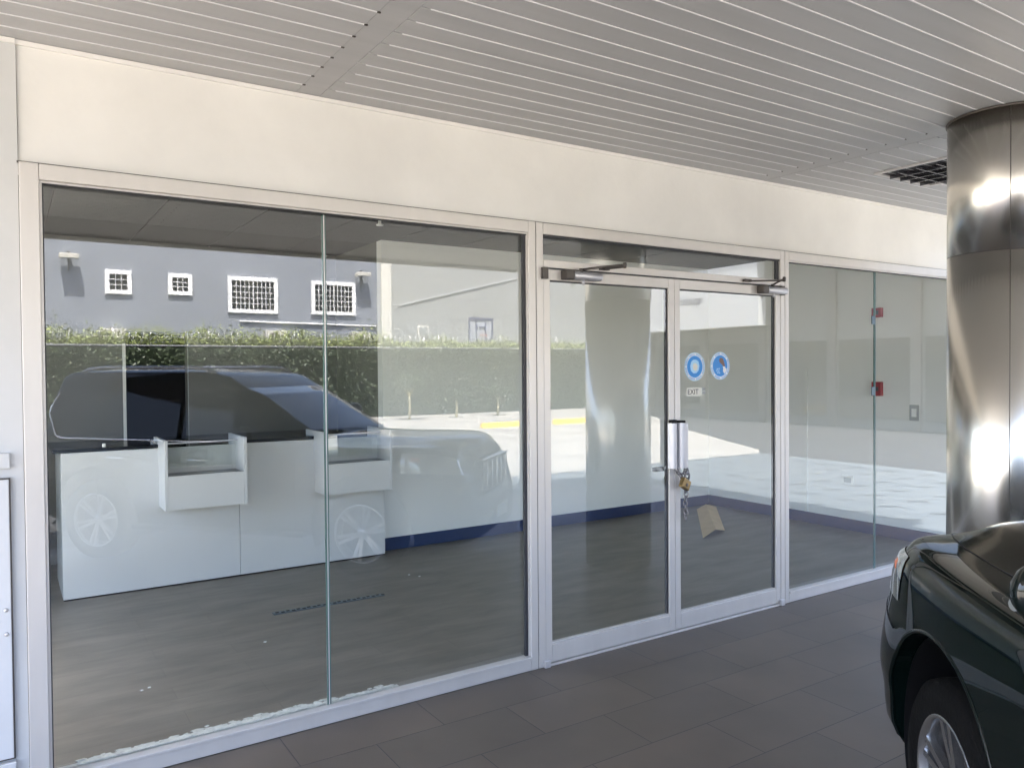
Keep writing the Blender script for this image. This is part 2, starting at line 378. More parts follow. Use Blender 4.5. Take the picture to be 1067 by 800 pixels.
# ------------------------------------------------------------------ shopfront glazing
YF0, YF1 = -.050, .030      # frame depth
def frame_bar(q, x0, x1, z0, z1, y0=YF0, y1=YF1, bev=.003): q.box(x0, x1, y0, y1, z0, z1, bev=bev)
def window(x0, x1, joint, label, left_jamb=.0, right_jamb=.0, right_open=False):
    w = empty('shop_window', ((x0+x1)/2, 0, 0)); w.parent = bld; w['label'] = label
    ox = (x0+x1)/2
    q = MB()
    frame_bar(q, x0-left_jamb-ox, x0-ox, 0, ZH)
    if right_jamb: frame_bar(q, x1-ox, x1+right_jamb-ox, 0, ZH)
    frame_bar(q, x0+.001-ox, x1-.001-ox, ZH-.068, ZH-.001)
    frame_bar(q, x0+.001-ox, x1-.001-ox, .001, .072)
    q.box(x0+.0015-ox, x1-.0015-ox, -.038, -.012, ZH-.078, ZH-.069)          # glazing bead
    q.box(x0+.0015-ox, x1-.0015-ox, -.062, -.012, .0725, .085, bev=.002)
    q.box(x0+.0005-ox, x0+.010-ox, -.040, -.012, .086, ZH-.079)
    if right_jamb: q.box(x1-.010-ox, x1-.0005-ox, -.040, -.012, .086, ZH-.079)
    f = q.build('frame', M['alu'], w)
    q = MB(); q.box(x0+.010-ox, x1-.010-ox, -.0415, -.012, ZH-.083, ZH-.0785); q.box(x0+.0105-ox, x0+.015-ox, -.037, -.012, .087, ZH-.084)
    if right_jamb: q.box(x1-.030-ox, x1-.0105-ox, -.030, -.012, .087, ZH-.084)
    q.build('gasket', M['rubber'], w)
    q = MB(); q.box(x0-left_jamb-.006-ox, x1+right_jamb-ox, -.022, -.002, ZH+.0005, ZH+.008); q.build('shadow_gap', M['dark'], w)
    for a, b in ((x0, joint-.004), (joint+.004, x1)):
        q = MB(); q.box(a+.001-ox, b-.001-ox, -.006, .004, .074, ZH-.07)
        g = q.build('glass_pane', M['glass'], w)
    for s in (-1, 1):
        q = MB(); q.box(joint+s*.0062-.0034-ox, joint+s*.0062+.0034-ox, -.0063, .0043, .074, ZH-.07); q.build('glass_edge', M['glassedge'], w)
    q = MB(); q.box(joint-.0026-ox, joint+.0026-ox, -.007, .002, .074, ZH-.07); q.build('joint_seal', M['alu2'] if joint < 3 else M['grille'], w)
    return w
w1 = window(.133, 2.609, 1.375, 'large left shop window of two glass panes', left_jamb=.071, right_jamb=.050)
w2 = window(4.998, XR, 6.187, 'right shop window of two glass panes running to the side wall', left_jamb=.045)
# dark line in mullions
for a in (2.6595, 4.9490):
    q = MB(); q.box(a, a+.0038, -.046, .02, .0, ZH-.002); q.build('mullion_groove', M['dark'], bld)
# door surround
ds = empty('door_surround', (3.8, 0, 0)); ds.parent = bld
X0 = 3.8
q = MB()
frame_bar(q, 2.664-X0, 2.714-X0, 0, ZH); frame_bar(q, 4.903-X0, 4.9485-X0, 0, ZH)
frame_bar(q, 2.715-X0, 4.902-X0, ZH-.068, ZH-.001); frame_bar(q, 2.715-X0, 4.902-X0, 2.409, 2.455)
frame_bar(q, 2.715-X0, 4.902-X0, .0, .013, y0=-.06, y1=.03, bev=.002)
q.build('frame', M['alu'], ds)
q = MB(); q.box(2.715-X0, 4.902-X0, -.04, -.012, 2.596, 2.606); q.box(2.716-X0, 4.901-X0, -.048, -.040, 2.402, 2.4085); q.box(4.872-X0, 4.9025-X0, -.030, -.012, 2.457, 2.594); q.build('gasket', M['rubber'], ds)
q = MB(); q.box(2.716-X0, 4.901-X0, -.006, .004, 2.456, 2.606); q.build('transom_pane', M['glass'], ds)
q = MB(); q.box(2.66-X0, 4.95-X0, -.022, -.002, ZH+.0005, ZH+.008); q.build('shadow_gap', M['dark'], ds)

def door(name, x0, x1, hinge, label, closer_x, sx):
    d = empty(name, (hinge, 0, 0)); d.parent = bld; d['label'] = label
    h = hinge
    q = MB(); st = .050
    q.box(x0-h, x0+st-h, -.046, -.002, .018, 2.40, bev=.003); q.box(x1-st-h, x1-h, -.046, -.002, .018, 2.40, bev=.003)
    q.box(x0+st+.0005-h, x1-st-.0005-h, -.0455, -.0025, .018, .125, bev=.003); q.box(x0+st+.0005-h, x1-st-.0005-h, -.0455, -.0025, 2.335, 2.3995, bev=.003)
    q.box(x0+st+.001-h, x1-st-.001-h, -.040, -.010, .1255, .136, bev=.002)
    q.build('frame', M['alu'], d)
    q = MB(); q.box(x0+st+.0012-h, x0+st+.006-h, -.036, -.012, .137, 2.332); q.box(x1-st-.014-h, x1-st-.0012-h, -.032, -.012, .137, 2.332); q.box(x0+st+.007-h, x1-st-.016-h, -.038, -.012, 2.328, 2.334)
    q.build('gasket', M['rubber'], d)
    q = MB(); q.box(x0+st+.001-h, x1-st-.001-h, -.030, -.022, .126, 2.334); q.build('glass_pane', M['glass'], d)
    # closer
    c = MB(); c.lathe([(.0001, -.11), (.022, -.11), (.026, -.10), (.026, .10), (.022, .11), (.0001, .11)], (closer_x-h, -.085, 2.368), 'x', 20); 
    c.box(closer_x-.09-h, closer_x+.09-h, -.078, -.0465, 2.343, 2.393, bev=.003)
    cl = c.build('door_closer', M['satin'], d)
    c = MB(); e = closer_x-.145*1; c.box(e-.03-h, e+.032-h, -.112, -.0465, 2.340, 2.398, bev=.006); c.build('end_block', M['dark'], cl)
    c = MB(); c.lathe([(.0001, 2.315), (.010, 2.315), (.010, 2.345)], (closer_x-.03-h, -.085, 0), 'z', 12); c.build('valve_knob', M['satin'], cl)
    c = MB()
    A = Vector((closer_x-.05-h, -.09, 2.405)); T = Vector((closer_x+sx[0]-h, -.28, 2.425)); S = Vector((closer_x+sx[1]-h, -.066, 2.428))
    c.lathe([(.0001, 2.39), (.013, 2.39), (.013, 2.412), (.0001, 2.412)], (A.x, A.y, 0), 'z', 12)
    c.tube([A, (A+T)/2+Vector((0, 0, .002)), T], .0075, 8); c.tube([T+Vector((0, 0, -.012)), S+Vector((0, 0, -.004))], .006, 8)
    c.lathe([(.0001, T.z-.02), (.010, T.z-.02), (.012, T.z), (.010, T.z+.014), (.0001, T.z+.014)], (T.x, T.y, 0), 'z', 12)
    c.box(S.x-.035, S.x+.035, -.078, -.0505, 2.417, 2.437, bev=.003)
    c.build('closer_arm', M['dark'], cl)
    return d
dl = door('glass_door', 2.7155, 3.799, 2.7155, 'left leaf of the aluminium double glass door', 3.02, (.135, .155))
dr = door('glass_door', 3.803, 4.9015, 4.9015, 'right leaf of the aluminium double glass door with blue round stickers', 4.81, (-.165, -.30))
dr.name = 'glass_door'
# pivot brackets
for x in (2.715, 4.902):
    q = MB(); q.box(x-.018, x+.020, -.075, -.0505, 2.338, 2.408, bev=.002); o = q.build('pivot_bracket', M['dark'], ds); o.location = (-3.8, 0, 0)
    q = MB(); q.box(x-.022, x+.018, -.075, -.0505, .001, .045, bev=.003); o = q.build('floor_pivot', M['alu2'], ds); o.location = (-3.8, 0, 0)
# pull handles: two upright half-round shells
def handle(cx, w, d, h):
    q = MB(); n = 10; P0 = []; P1 = []
    for k in range(n+1):
        t = math.pi*k/n; P0.append((cx-math.cos(t)*w/2-h, -.052-math.sin(t)*d)); P1.append((cx-math.cos(t)*(w/2-.004)-h, -.050-math.sin(t)*(d-.004)))
    q.grid([[(x, y, z) for z in (1.125, 1.43)] for x, y in P0]+[[(x, y, z) for z in (1.125, 1.43)] for x, y in P1[::-1]]+[[(x, y, z) for z in (1.125, 1.43)] for x, y in P0[:1]])
    for P, z in ((P0, 1.125), (P0, 1.43)):
        V0 = [q.bm.verts.new((x, y, z)) for x, y in P0]; V1 = [q.bm.verts.new((x, y, z)) for x, y in P1]
        for i in range(n): q.bm.faces.new((V0[i], V0[i+1], V1[i+1], V1[i]))
    return q
o = handle(3.758, .062, .05, 2.7155).build('pull_handle', M['satin'], dl)
q = MB(); q.box(3.735-2.7155, 3.781-2.7155, -.09, -.051, 1.425, 1.452, bev=.004); q.build('handle_cap', M['black'], o)
o = handle(3.842, .092, .062, 4.9015).build('pull_handle', M['satin'], dr)
q = MB(); q.box(3.81-4.9015, 3.86-4.9015, -.09, -.051, 1.425, 1.445, bev=.004); q.build('handle_cap', M['black'], o)
# lock rail bar inside the left leaf
q = MB(); q.box(3.66-2.7155, 3.745-2.7155, .0, .03, 1.10, 1.13, bev=.004); q.build('inside_latch', M['black'], dl)
# stickers (sub-parts of the right door)
def disc(q, cx, cz, r, y, n=40, r0=None):
    if r0 is None:
        c = [(cx+r*math.cos(2*math.pi*k/n), y, cz+r*math.sin(2*math.pi*k/n)) for k in range(n)]
        q.prism(c, (0, -.0008, 0))
    else:
        for k in range(n):
            a, b = 2*math.pi*k/n, 2*math.pi*(k+1)/n
            q.prism([(cx+r0*math.cos(a), y, cz+r0*math.sin(a)), (cx+r*math.cos(a), y, cz+r*math.sin(a)), (cx+r*math.cos(b), y, cz+r*math.sin(b)), (cx+r0*math.cos(b), y, cz+r0*math.sin(b))], (0, -.0008, 0))
H = 4.9015
def sticker(cx, cz, r, lab):
    q = MB(); disc(q, cx-H, cz, r, -.0305); s = q.build('round_sticker', M['lblue'], dr); s['label'] = lab
    q = MB(); disc(q, cx-H, cz, r*.95, -.0314, r0=r*.80); q.build('sticker_ring', M['white'], s)
    q = MB(); disc(q, cx-H, cz, r*.76, -.0316); q.build('sticker_field', M['blue'], s)
    q = MB()
    for k in range(46):
        if k % 6 == 5: continue
        a = 2*math.pi*k/46; u = Vector((math.cos(a), 0, math.sin(a))); v = Vector((-u.z, 0, u.x)); c = Vector((cx-H, -.0324, cz))+u*r*.88
        hh = r*random.uniform(.035, .06); ww = r*.035
        q.prism([c-u*hh-v*ww, c+u*hh-v*ww, c+u*hh+v*ww, c-u*hh+v*ww], (0, -.0005, 0))
    q.build('sticker_lettering', M['blue'], s)
    return s
s1 = sticker(4.008, 1.807, .098, 'round blue sticker showing a white face with a mask')
q = MB()
q.prism([(4.008-H+x, -.0326, 1.807+z) for x, z in ((-.036, .034), (-.018, .048), (.010, .050), (.034, .038), (.044, .006), (.036, -.026), (.014, -.044), (-.014, -.046), (-.038, -.028), (-.046, .004))], (0, -.0006, 0)); q.build('sticker_icon', M['lblue'], s1)
q = MB(); q.prism([(4.008-H+x, -.0334, 1.807+z) for x, z in ((-.024, .008), (-.014, .024), (.012, .024), (.026, .008), (.022, -.018), (.004, -.030), (-.018, -.020))], (0, -.0006, 0)); q.build('sticker_icon', M['cream'], s1)
s2 = sticker(4.262, 1.812, .098, 'round blue sticker showing hands and a dispenser')
q = MB(); q.prism([(4.262-H+x, -.0326, 1.812+z) for x, z in ((-.012, .046), (.004, .058), (.026, .052), (.038, .030), (.048, .002), (.052, -.02), (.036, -.010), (.022, .006), (.006, .016), (-.008, .028))], (0, -.0006, 0)); q.build('sticker_icon', M['skin'], s2)
q = MB(); q.prism([(4.262-H+x, -.0334, 1.812+z) for x, z in ((.024, -.004), (.046, -.004), (.058, -.022), (.066, -.016), (.060, -.040), (.040, -.056), (.026, -.036), (.030, -.020))], (0, -.0006, 0)); q.build('sticker_icon', M['white'], s2)
q = MB()
for i, (x, z) in enumerate(((-.030, -.022), (-.012, -.020), (-.036, -.034), (-.016, -.036), (-.026, -.048), (-.008, -.050))): q.prism([(4.262-H+x+a*.006, -.0326, 1.812+z+b*.004) for a, b in ((-1, -1), (1, -1), (1, 1), (-1, 1))], (0, -.0006, 0))
q.build('sticker_icon', M['lblue'], s2)
q = MB(); q.box(3.925-H, 4.075-H, -.0312, -.0304, 1.603, 1.662); s3 = q.build('door_label', M['cream'], dr); s3['label'] = 'small cream label reading EXIT'
FX = Matrix.Translation((3.990-H, -.0315, 1.632)) @ Matrix.Rotation(math.pi/2, 4, 'X')
text_mesh('label_text', 'EXIT', .052, M['black'], FX, s3, .0006)
q = MB()
for z in (1.616, 1.640): q.box(4.082-H, 4.112-H, -.0312, -.0304, z, z+.018)
q.build('label_mark', M['lam2'], dr)

# chain and padlock (hang on the handles)
def link(q, c, rot, a=.021, b=.0135, r=.0045, n=16):
    pts = []
    for k in range(n):
        t = 2*math.pi*k/n; v = Vector((b*math.cos(t), 0, a*math.sin(t))); v.rotate(Matrix.Rotation(rot[1], 3, 'Y') @ Matrix.Rotation(rot[0], 3, 'Z')); pts.append(Vector(c)+v)
    q.tube(pts, r, 6, closed=True)
cht = empty('lock_chain', (3.83, -.09, 1.1), label='steel chain looped round the pull handles, loose end hanging below the padlock', cat='chain')
ch = MB()
pA = [(3.775, -.085, 1.118), (3.790, -.092, 1.092), (3.808, -.096, 1.072), (3.828, -.098, 1.078), (3.845, -.096, 1.098), (3.860, -.09, 1.118), (3.872, -.09, 1.098), (3.868, -.094, 1.072)]
for i, c in enumerate(pA): link(ch, c, ((i % 2)*math.pi/2+.2, (-.9, -.8, -.4, .5, .8, .2, -.2, 0)[i]))
o = ch.build('chain_loop', M['chain'], cht); o.location = (-3.83, .09, -1.1)
ch = MB()
for i in range(7): link(ch, (3.858+.004*math.sin(i*1.7), -.088, .975-.031*i), ((i % 2)*math.pi/2+.3, .06*math.sin(i*2)))
o = ch.build('loose_chain_end', M['chain'], cht); o.location = (-3.83, .09, -1.1)
pl = empty('padlock', (3.835, -.105, 1.02), label='old brass padlock fastening the chain on the double door', cat='padlock')
pl.rotation_euler = (0, R(28), R(10)); pl.scale = (1.3, 1.3, 1.25)
q = MB(); q.box(-.034, .034, -.014, .014, -.030, .026, bev=.006); q.build('body', M['brass'], pl)
q = MB(); q.tube([(-.020, 0, .026), (-.020, 0, .048), (-.014, 0, .060), (0, 0, .066), (.014, 0, .060), (.020, 0, .048), (.020, 0, .026)], .0045, 8); q.build('shackle', M['chain'], pl)
q = MB(); q.lathe([(.0001, -.0165), (.009, -.0165), (.010, -.0142)], (0, 0, -.006), 'y', 12); q.build('keyhole_plate', M['dark'], pl)

# ------------------------------------------------------------------ interior furniture
YD = 3.17
desk = empty('reception_counter', (1.72, YD, 0), label='long white reception counter with black top and two projecting service hatches', cat='counter')
ox = 1.72
for a, b in ((.357, 1.709), (1.713, 3.085)):
    q = MB(); q.box(a-ox, b-ox, 0, .022, .012, 1.165, bev=.0015); q.build('front_panel', M['lam'], desk)
q = MB(); q.box(.355-ox, .377-ox, .0225, .80, .012, 1.165, bev=.0015); q.build('side_panel', M['lam2'], desk)
q = MB(); q.box(3.062-ox, 3.084-ox, .0225, .155, .012, 1.165); q.build('side_panel', M['lam2'], desk)
q = MB(); q.box(.300-ox, 1.060-ox, .004, .82, 1.168, 1.196, bev=.002); q.box(1.704-ox, 2.388-ox, .004, .82, 1.168, 1.196, bev=.002); q.box(1.062-ox, 1.702-ox, .24, .82, 1.168, 1.196); q.box(2.392-ox, 3.14-ox, .24, .82, 1.168, 1.196); q.build('countertop', M['counter'], desk)
q = MB(); q.box(.38-ox, 3.06-ox, .05, .78, .75, .775); q.build('work_shelf', M['lam2'], desk)
q = MB(); q.box(.36-ox, 3.08-ox, .003, .02, 0, .0115); q.build('kick_strip', M['black'], desk)
for i, (a, b) in enumerate(((1.060, 1.704), (2.390, 3.036))):
    h = empty('service_hatch', ((a+b)/2-ox, -.30, 0)); h.parent = desk; w = (b-a)/2
    for s in (-1, 1):
        q = MB(); q.box(s*w-(.024 if s > 0 else 0), s*w+(.024 if s < 0 else 0), 0, .54, .682, 1.245, bev=.0012); q.build('cheek', M['lam'], h)
    q = MB(); q.box(-w+.0245, w-.0245, .002, .020, .683, .958, bev=.0012); q.build('front_panel', M['lam'], h)
    q = MB(); q.box(-w+.0245, w-.0245, .021, .296, .683, .70); q.build('underside', M['lam'], h)
    q = MB(); q.box(-w+.0245, w-.0245, .021, .295, .925, .952); q.build('shelf', M['counter'], h)
    q = MB(); q.box(-w+.0245, w-.0245, .296, .322 if 0 else .299, .953, 1.145); q.build('back_board', M['lam'], h)
    q = MB(); q.box(-w+.0245, w-.0245, .21, .216, 1.0, 1.20); g = q.build('glass_screen', M['glass'], h)
    q = MB(); q.box(-w+.0245, w-.0245, .206, .220, 1.2005, 1.214); q.build('screen_rail', M['satin'], h)
q = MB(); q.box(-.05, .05, -.012, .012, 0, .014, bev=.003); q.box(-.052, -.03, -.02, .02, .0145, .03, bev=.003); o = q.build('desk_clip', M['satin'], None, (1.06, 3.23, 1.1965)); o.rotation_euler = (0, 0, .3); tag(o, 'small metal clip lying on the black counter top left of the first hatch', 'clip')
q = MB(); q.box(-.012, .012, -.008, .008, 0, .03, bev=.003); tag(q.build('counter_stopper', M['white'], None, (.66, 3.19, 1.1965)), 'tiny white stopper on the black counter near its left end', 'stopper')

# floor grille
q = MB(); q.box(-.44, .44, -.028, .028, 0, .005)
fg = tag(q.build('floor_grille', M['grille'], None, (2.075, 1.916, .001)), 'narrow blue grey slotted grille strip set in the wood-look floor', 'grille')
q = MB()
for k in range(22):
    x = -.42+.04*k; q.box(x, x+.024, -.018 if k % 2 else -.004, .004 if k % 2 else .018, .0052, .0075)
q.build('slot', M['black'], fg)
# cardboard on floor, socket, switch, conduit, call points
cb = empty('cardboard_piece', (7.05, 2.45, 0), label='folded tan cardboard piece lying on the floor near the navy skirting corner', cat='cardboard')
A = [(6.98, 3.05), (7.28, 3.10), (7.12, 2.05), (6.72, 2.16)]
q = MB()
def cpt(x, y, z): return (x-7.05, y-2.45, z)
q.prism([cpt(7.33, 3.12, .004), cpt(7.50, 3.13, .05), cpt(6.42, 1.98, .05), cpt(6.14, 1.90, .004)], (0, 0, .004)); q.build('flap', M['tan'], cb)
q = MB(); q.prism([cpt(7.501, 3.13, .05), cpt(7.66, 3.10, .004), cpt(6.63, 2.04, .004), cpt(6.421, 1.98, .05)], (0, 0, .004)); q.build('flap', M['tan'], cb)
XI = XR-.0005
t = empty('wall_socket', (XI, 1.30, .55), label='double white socket low on the right interior wall', cat='socket')
q = MB(); q.box(-.010, 0, -.07, .07, -.05, .05, bev=.003); q.build('plate', M['white'], t)
q = MB(); q.box(-.012, -.0102, -.045, .045, -.028, .028); q.build('insert', M['lam2'], t)
t = empty('light_switch', (XI, .552, 1.323), label='grey switch plate on the right interior wall at chest height', cat='switch')
q = MB(); q.box(-.010, 0, -.05, .05, -.08, .08, bev=.003); q.build('plate', M['lam2'], t)
q = MB(); q.box(-.013, -.0102, -.026, .026, -.042, .042, bev=.001); q.build('rocker', M['white'], t)
q = MB(); q.box(XI-.022, XI, 1.81, 1.84, .126, 1.78, bev=.002); tag(q.build('cable_conduit', M['white']), 'thin white vertical cable conduit on the right interior wall', 'conduit')
def callpoint(z, h, lab):
    t = empty('fire_call_point', (XI, .945, z), label=lab, cat='fire alarm')
    q = MB(); q.box(-.045, 0, -.055, .055, -h, h, bev=.006); q.build('housing', M['red'], t)
    q = MB(); q.box(-.049, -.0455, -.028, .028, -.022, .022, bev=.002); q.build('button_panel', M['dark'], t)
callpoint(2.367, .050, 'upper of the two dark red alarm boxes on the right interior wall')
callpoint(1.561, .075, 'lower dark red fire call point on the right interior wall')
for z in (2.19, 1.59):
    q = MB(); q.box(6.13-w2.location.x, 6.178-w2.location.x, -.016, -.0065, z-.035, z+.035, bev=.002); q.build('patch_clip', M['grille'], w2)
# crumbled flakes along the inside of the window sill
q = MB()
for k in range(420):
    x = random.uniform(.25, 1.75); 
    if random.random() > (1.15 if x < 1.3 else .35): continue
    s = random.uniform(.006, .02); y = .03+abs(random.gauss(0, .022)); a = random.random()*6
    p = [(x+s*1.6*math.cos(a+t), y+s*.7*math.sin(a+t), .074+.004*random.random()) for t in (0, 1.4, 2.9, 4.4)]
    q.prism(p, (0, 0, .004))
q.box(.14, 1.78, .0305, .055, .0, .0735)
tag(q.build('paint_flakes', M['debris']), 'crumbling white paint flakes along the inner sill of the left window', 'debris', kind='stuff')
q = MB(); 
for x, y in ((.62, .95), (.66, .97), (1.42, 1.35), (3.0, 2.25), (2.95, 2.35)):
    a = random.random()*6; q.prism([(x+.011*math.cos(a+t), y+.009*math.sin(a+t), .001) for t in (0, 1.2, 2.6, 4.6)], (0, 0, .003))
tag(q.build('litter_specks', M['white']), 'tiny white specks scattered on the showroom floor', 'litter', kind='stuff')

# ------------------------------------------------------------------ recessed louvre light & column
cl = empty('ceiling_light', (5.62, -.87, ZC), label='square recessed ceiling light with dark parabolic louvre beside the steel column', cat='ceiling light')
q = MB(); S = .30; Y2 = .295
q.box(-.36, .36, -.30, -.272, -.012, -.001); q.box(-.36, .36, .272, .30, -.012, -.001); q.box(-.36, -.332, -.2715, .2715, -.012, -.001); q.box(.332, .36, -.2715, .2715, -.012, -.001)
q.build('frame', M['alu2'], cl)
q = MB(); q.box(-.331, .331, -.271, .271, -.0035, -.0008); q.build('reflector', M['black'], cl)
q = MB()
for k in range(1, 5): q.box(-.33+.132*k-.004, -.33+.132*k+.004, -.27, .27, -.030, -.004)
for k in range(1, 4): q.box(-.33, .33, -.27+.135*k-.004, -.27+.135*k+.004, -.0295, -.0045)
q.build('louvre', mat('dark_louvre', (.16, .16, .18), .2, metal=.9), cl)

def column(loc, lab):
    c = empty('steel_column', loc, label=lab, cat='column', group='round columns under the canopy')
    q = MB(); q.lathe([(.30, 0), (.30, 2.415)], (0, 0, 0), 'z', 96); q.build('cladding', M['steel'], c)
    q = MB(); q.lathe([(.30, 2.419), (.30, ZC-.003)], (0, 0, 0), 'z', 96); q.build('cladding', M['steel'], c)
    q = MB(); q.lathe([(.297, 0), (.297, ZC-.004)], (0, 0, 0), 'z', 64); q.build('core', M['dark'], c)
    q = MB(); q.lathe([(.307, ZC-.014), (.307, ZC-.003)], (0, 0, 0), 'z', 64); q.build('top_ring', M['dark'], c)
    q = MB()
    for a in (R(207), R(27)):
        x, y = .3000*math.cos(a), .3000*math.sin(a); q.tube([(x, y, .01), (x, y, ZC-.015)], .0022, 6)
    q.build('seam', M['dark'], c)
    return c
column((4.751, -1.700, 0), 'round brushed stainless steel column beside the dark car')
# ------------------------------------------------------------------ the dark SUV
TH = R(41.6); Lv = Vector((-math.cos(TH), math.sin(TH), 0)); root = Vector((2.56, -2.51, 0))-Lv*.93
suv = empty('parked_suv', root, math.pi/2-TH, label='dark green SUV parked nose first towards the shopfront', cat='car')

def cr(pts, t):
    n = len(pts)-1; i = min(int(t*n), n-1); u = t*n-i
    p = [Vector(pts[max(i-1, 0)]), Vector(pts[i]), Vector(pts[i+1]), Vector(pts[min(i+2, n)])]
    return .5*((2*p[1])+(-p[0]+p[2])*u+(2*p[0]-5*p[1]+4*p[2]-p[3])*u*u+(-p[0]+3*p[1]-3*p[2]+p[3])*u**3)
# stations: a, half width, z bottom, z shoulder, z top centre
ST = [(-3.86, .74, .50, .98, 1.02), (-3.80, .86, .42, 1.06, 1.09), (-3.60, .93, .36, 1.10, 1.12), (-3.2, .955, .34, 1.12, 1.13), (-2.8, .965, .33, 1.13, 1.14), (-2.3, .955, .32, 1.13, 1.14), (-1.8, .955, .32, 1.13, 1.14),
      (-1.3, .955, .32, 1.125, 1.15), (-.8, .955, .32, 1.12, 1.20), (-.4, .96, .32, 1.115, 1.215), (0, .965, .32, 1.115, 1.205), (.3, .958, .33, 1.12, 1.205), (.52, .95, .31, 1.12, 1.205), (.70, .915, .29, 1.11, 1.20), (.83, .845, .29, 1.09, 1.185), (.92, .73, .30, 1.06, 1.16), (.97, .53, .33, 1.01, 1.11)]
ta = lambda a: a if a > -2.8 else -2.8+(a+2.8)*.72
ST = [(ta(x[0]),)+x[1:] for x in ST]
def half(st):
    a, w, zb, zs, zt = st
    k = max(0., min(1., (a-.30)/.6)); L = .16*k; W_ = 1-.075*k
    if k > 0:
        P = [(a, 0, zb), (a, w*.80, zb), (a, w*.955, zb+.05), (a, w*.985, zb+.22), (a, w, .62), (a-L*.25, w*.998*(1-.02*k), .80), (a-L*.7, w*.985*(1-.055*k), zs-.10), (a-L*.9, w*.955*W_, zs-.025), (a-L, w*.90*W_, zs+.01), (a-L*.9, w*.72*W_, zs+.28*(zt-zs)), (a-L*.7, w*.45, zs+.75*(zt-zs)+.005), (a-L*.6, 0, zt)]
        return P
    return [(a, 0, zb), (a, w*.80, zb), (a, w*.955, zb+.05), (a, w*.985, zb+.22), (a, w, .62), (a, w*.998, .80), (a, w*.985, zs-.10), (a, w*.955, zs-.025), (a, w*.90, zs+.01), (a, w*.72, zs+.28*(zt-zs)), (a, w*.45, zs+.75*(zt-zs)+.005), (a, 0, zt)]
NS, NC = 84, 34
rows = []
for i in range(NS+1):
    t = i/NS; n = len(ST)-1
    s = cr([Vector(x[:3]) for x in ST], t); s2 = cr([Vector((x[3], x[4], 0)) for x in ST], t)
    hp = half((s[0], s[1], s[2], s2[0], s2[1]))
    rows.append([cr(hp, j/NC) for j in range(NC+1)])
q = MB()
full = [r+[Vector((p.x, -p.y, p.z)) for p in r[-2:0:-1]] for r in rows]
V = q.grid(full, closedv=True)
q.bm.faces.new(V[0]); q.bm.faces.new(V[-1])
body = q.build('body', M['paint_dark'], suv)
cut = MB()
for a in (0, -2.8):
    for s in (-1, 1):
        cut.lathe([(.0001, s*.60), (.495, s*.60), (.495, s*1.2), (.0001, s*1.2)], (a, 0, .405), 'y', 48)
cuto = cut.build('cutter', M['paint_dark'])
cuto.matrix_world = Matrix.Translation(root) @ Matrix.Rotation(math.pi/2-TH, 4, 'Z')
md = body.modifiers.new('b', 'BOOLEAN'); md.operation = 'DIFFERENCE'; md.object = cuto; md.solver = 'EXACT'
bpy.context.view_layer.update()
dg = bpy.context.evaluated_depsgraph_get(); me = bpy.data.meshes.new_from_object(body.evaluated_get(dg))
body.modifiers.clear(); body.data = me; bpy.data.objects.remove(cuto)
for p in me.polygons: p.use_smooth = True
try: me.set_sharp_from_angle(angle=R(38))
except Exception: pass
def side_w(a, z):
    """outer half width of the body at station a, height z"""
    best = None
    for r in rows:
        d = abs(r[0].x-a)
        if best is None or d < best[0]: best = (d, r)
    r = best[1]
    for p0, p1 in zip(r, r[1:]):
        if p0.z <= z <= p1.z and p0.y > .3: return p0.y+(p1.y-p0.y)*((z-p0.z)/max(1e-6, p1.z-p0.z))
    return r[len(r)//2].y
def patch(i0, i1, j0, j1, off, name, m, sides=(1, -1), lab=None, parent=None):
    for s in sides:
        q = MB(); G = []
        for i in range(i0, i1+1):
            row = []
            for j in range(j0, j1+1):
                p = rows[i][j]; du = rows[min(i+1, NS)][j]-rows[max(i-1, 0)][j]; dv = rows[i][min(j+1, NC)]-rows[i][max(j-1, 0)]
                nrm = du.cross(dv).normalized()
                if nrm.y < 0 or (abs(nrm.y) < .05 and nrm.z < 0): nrm = -nrm
                e = .35 if (i in (i0, i1) or j in (j0, j1)) else 1
                pp = p+nrm*off*e; row.append((pp.x, pp.y*s, pp.z))
            G.append(row)
        q.grid(G); o = q.build(name, m, parent or suv)
        if lab: o['label'] = lab
def jz(i, z):
    return min(range(NC//3, NC+1), key=lambda j: abs(rows[i][j].z-z))
# headlights, bumper shading
ih = [i for i in range(NS+1) if rows[i][0].x > .36][0]
j0 = min(range(8, NC), key=lambda j: abs(rows[ih+3][j].z-.92)); j1 = min(range(8, NC), key=lambda j: abs(rows[ih+3][j].z-1.08))
patch(ih, NS-4, j0, j1, .010, 'headlight', M['lens'])
patch(ih+2, ih+6, j0+1, j0+3, .0145, 'indicator_lens', M['orange'])
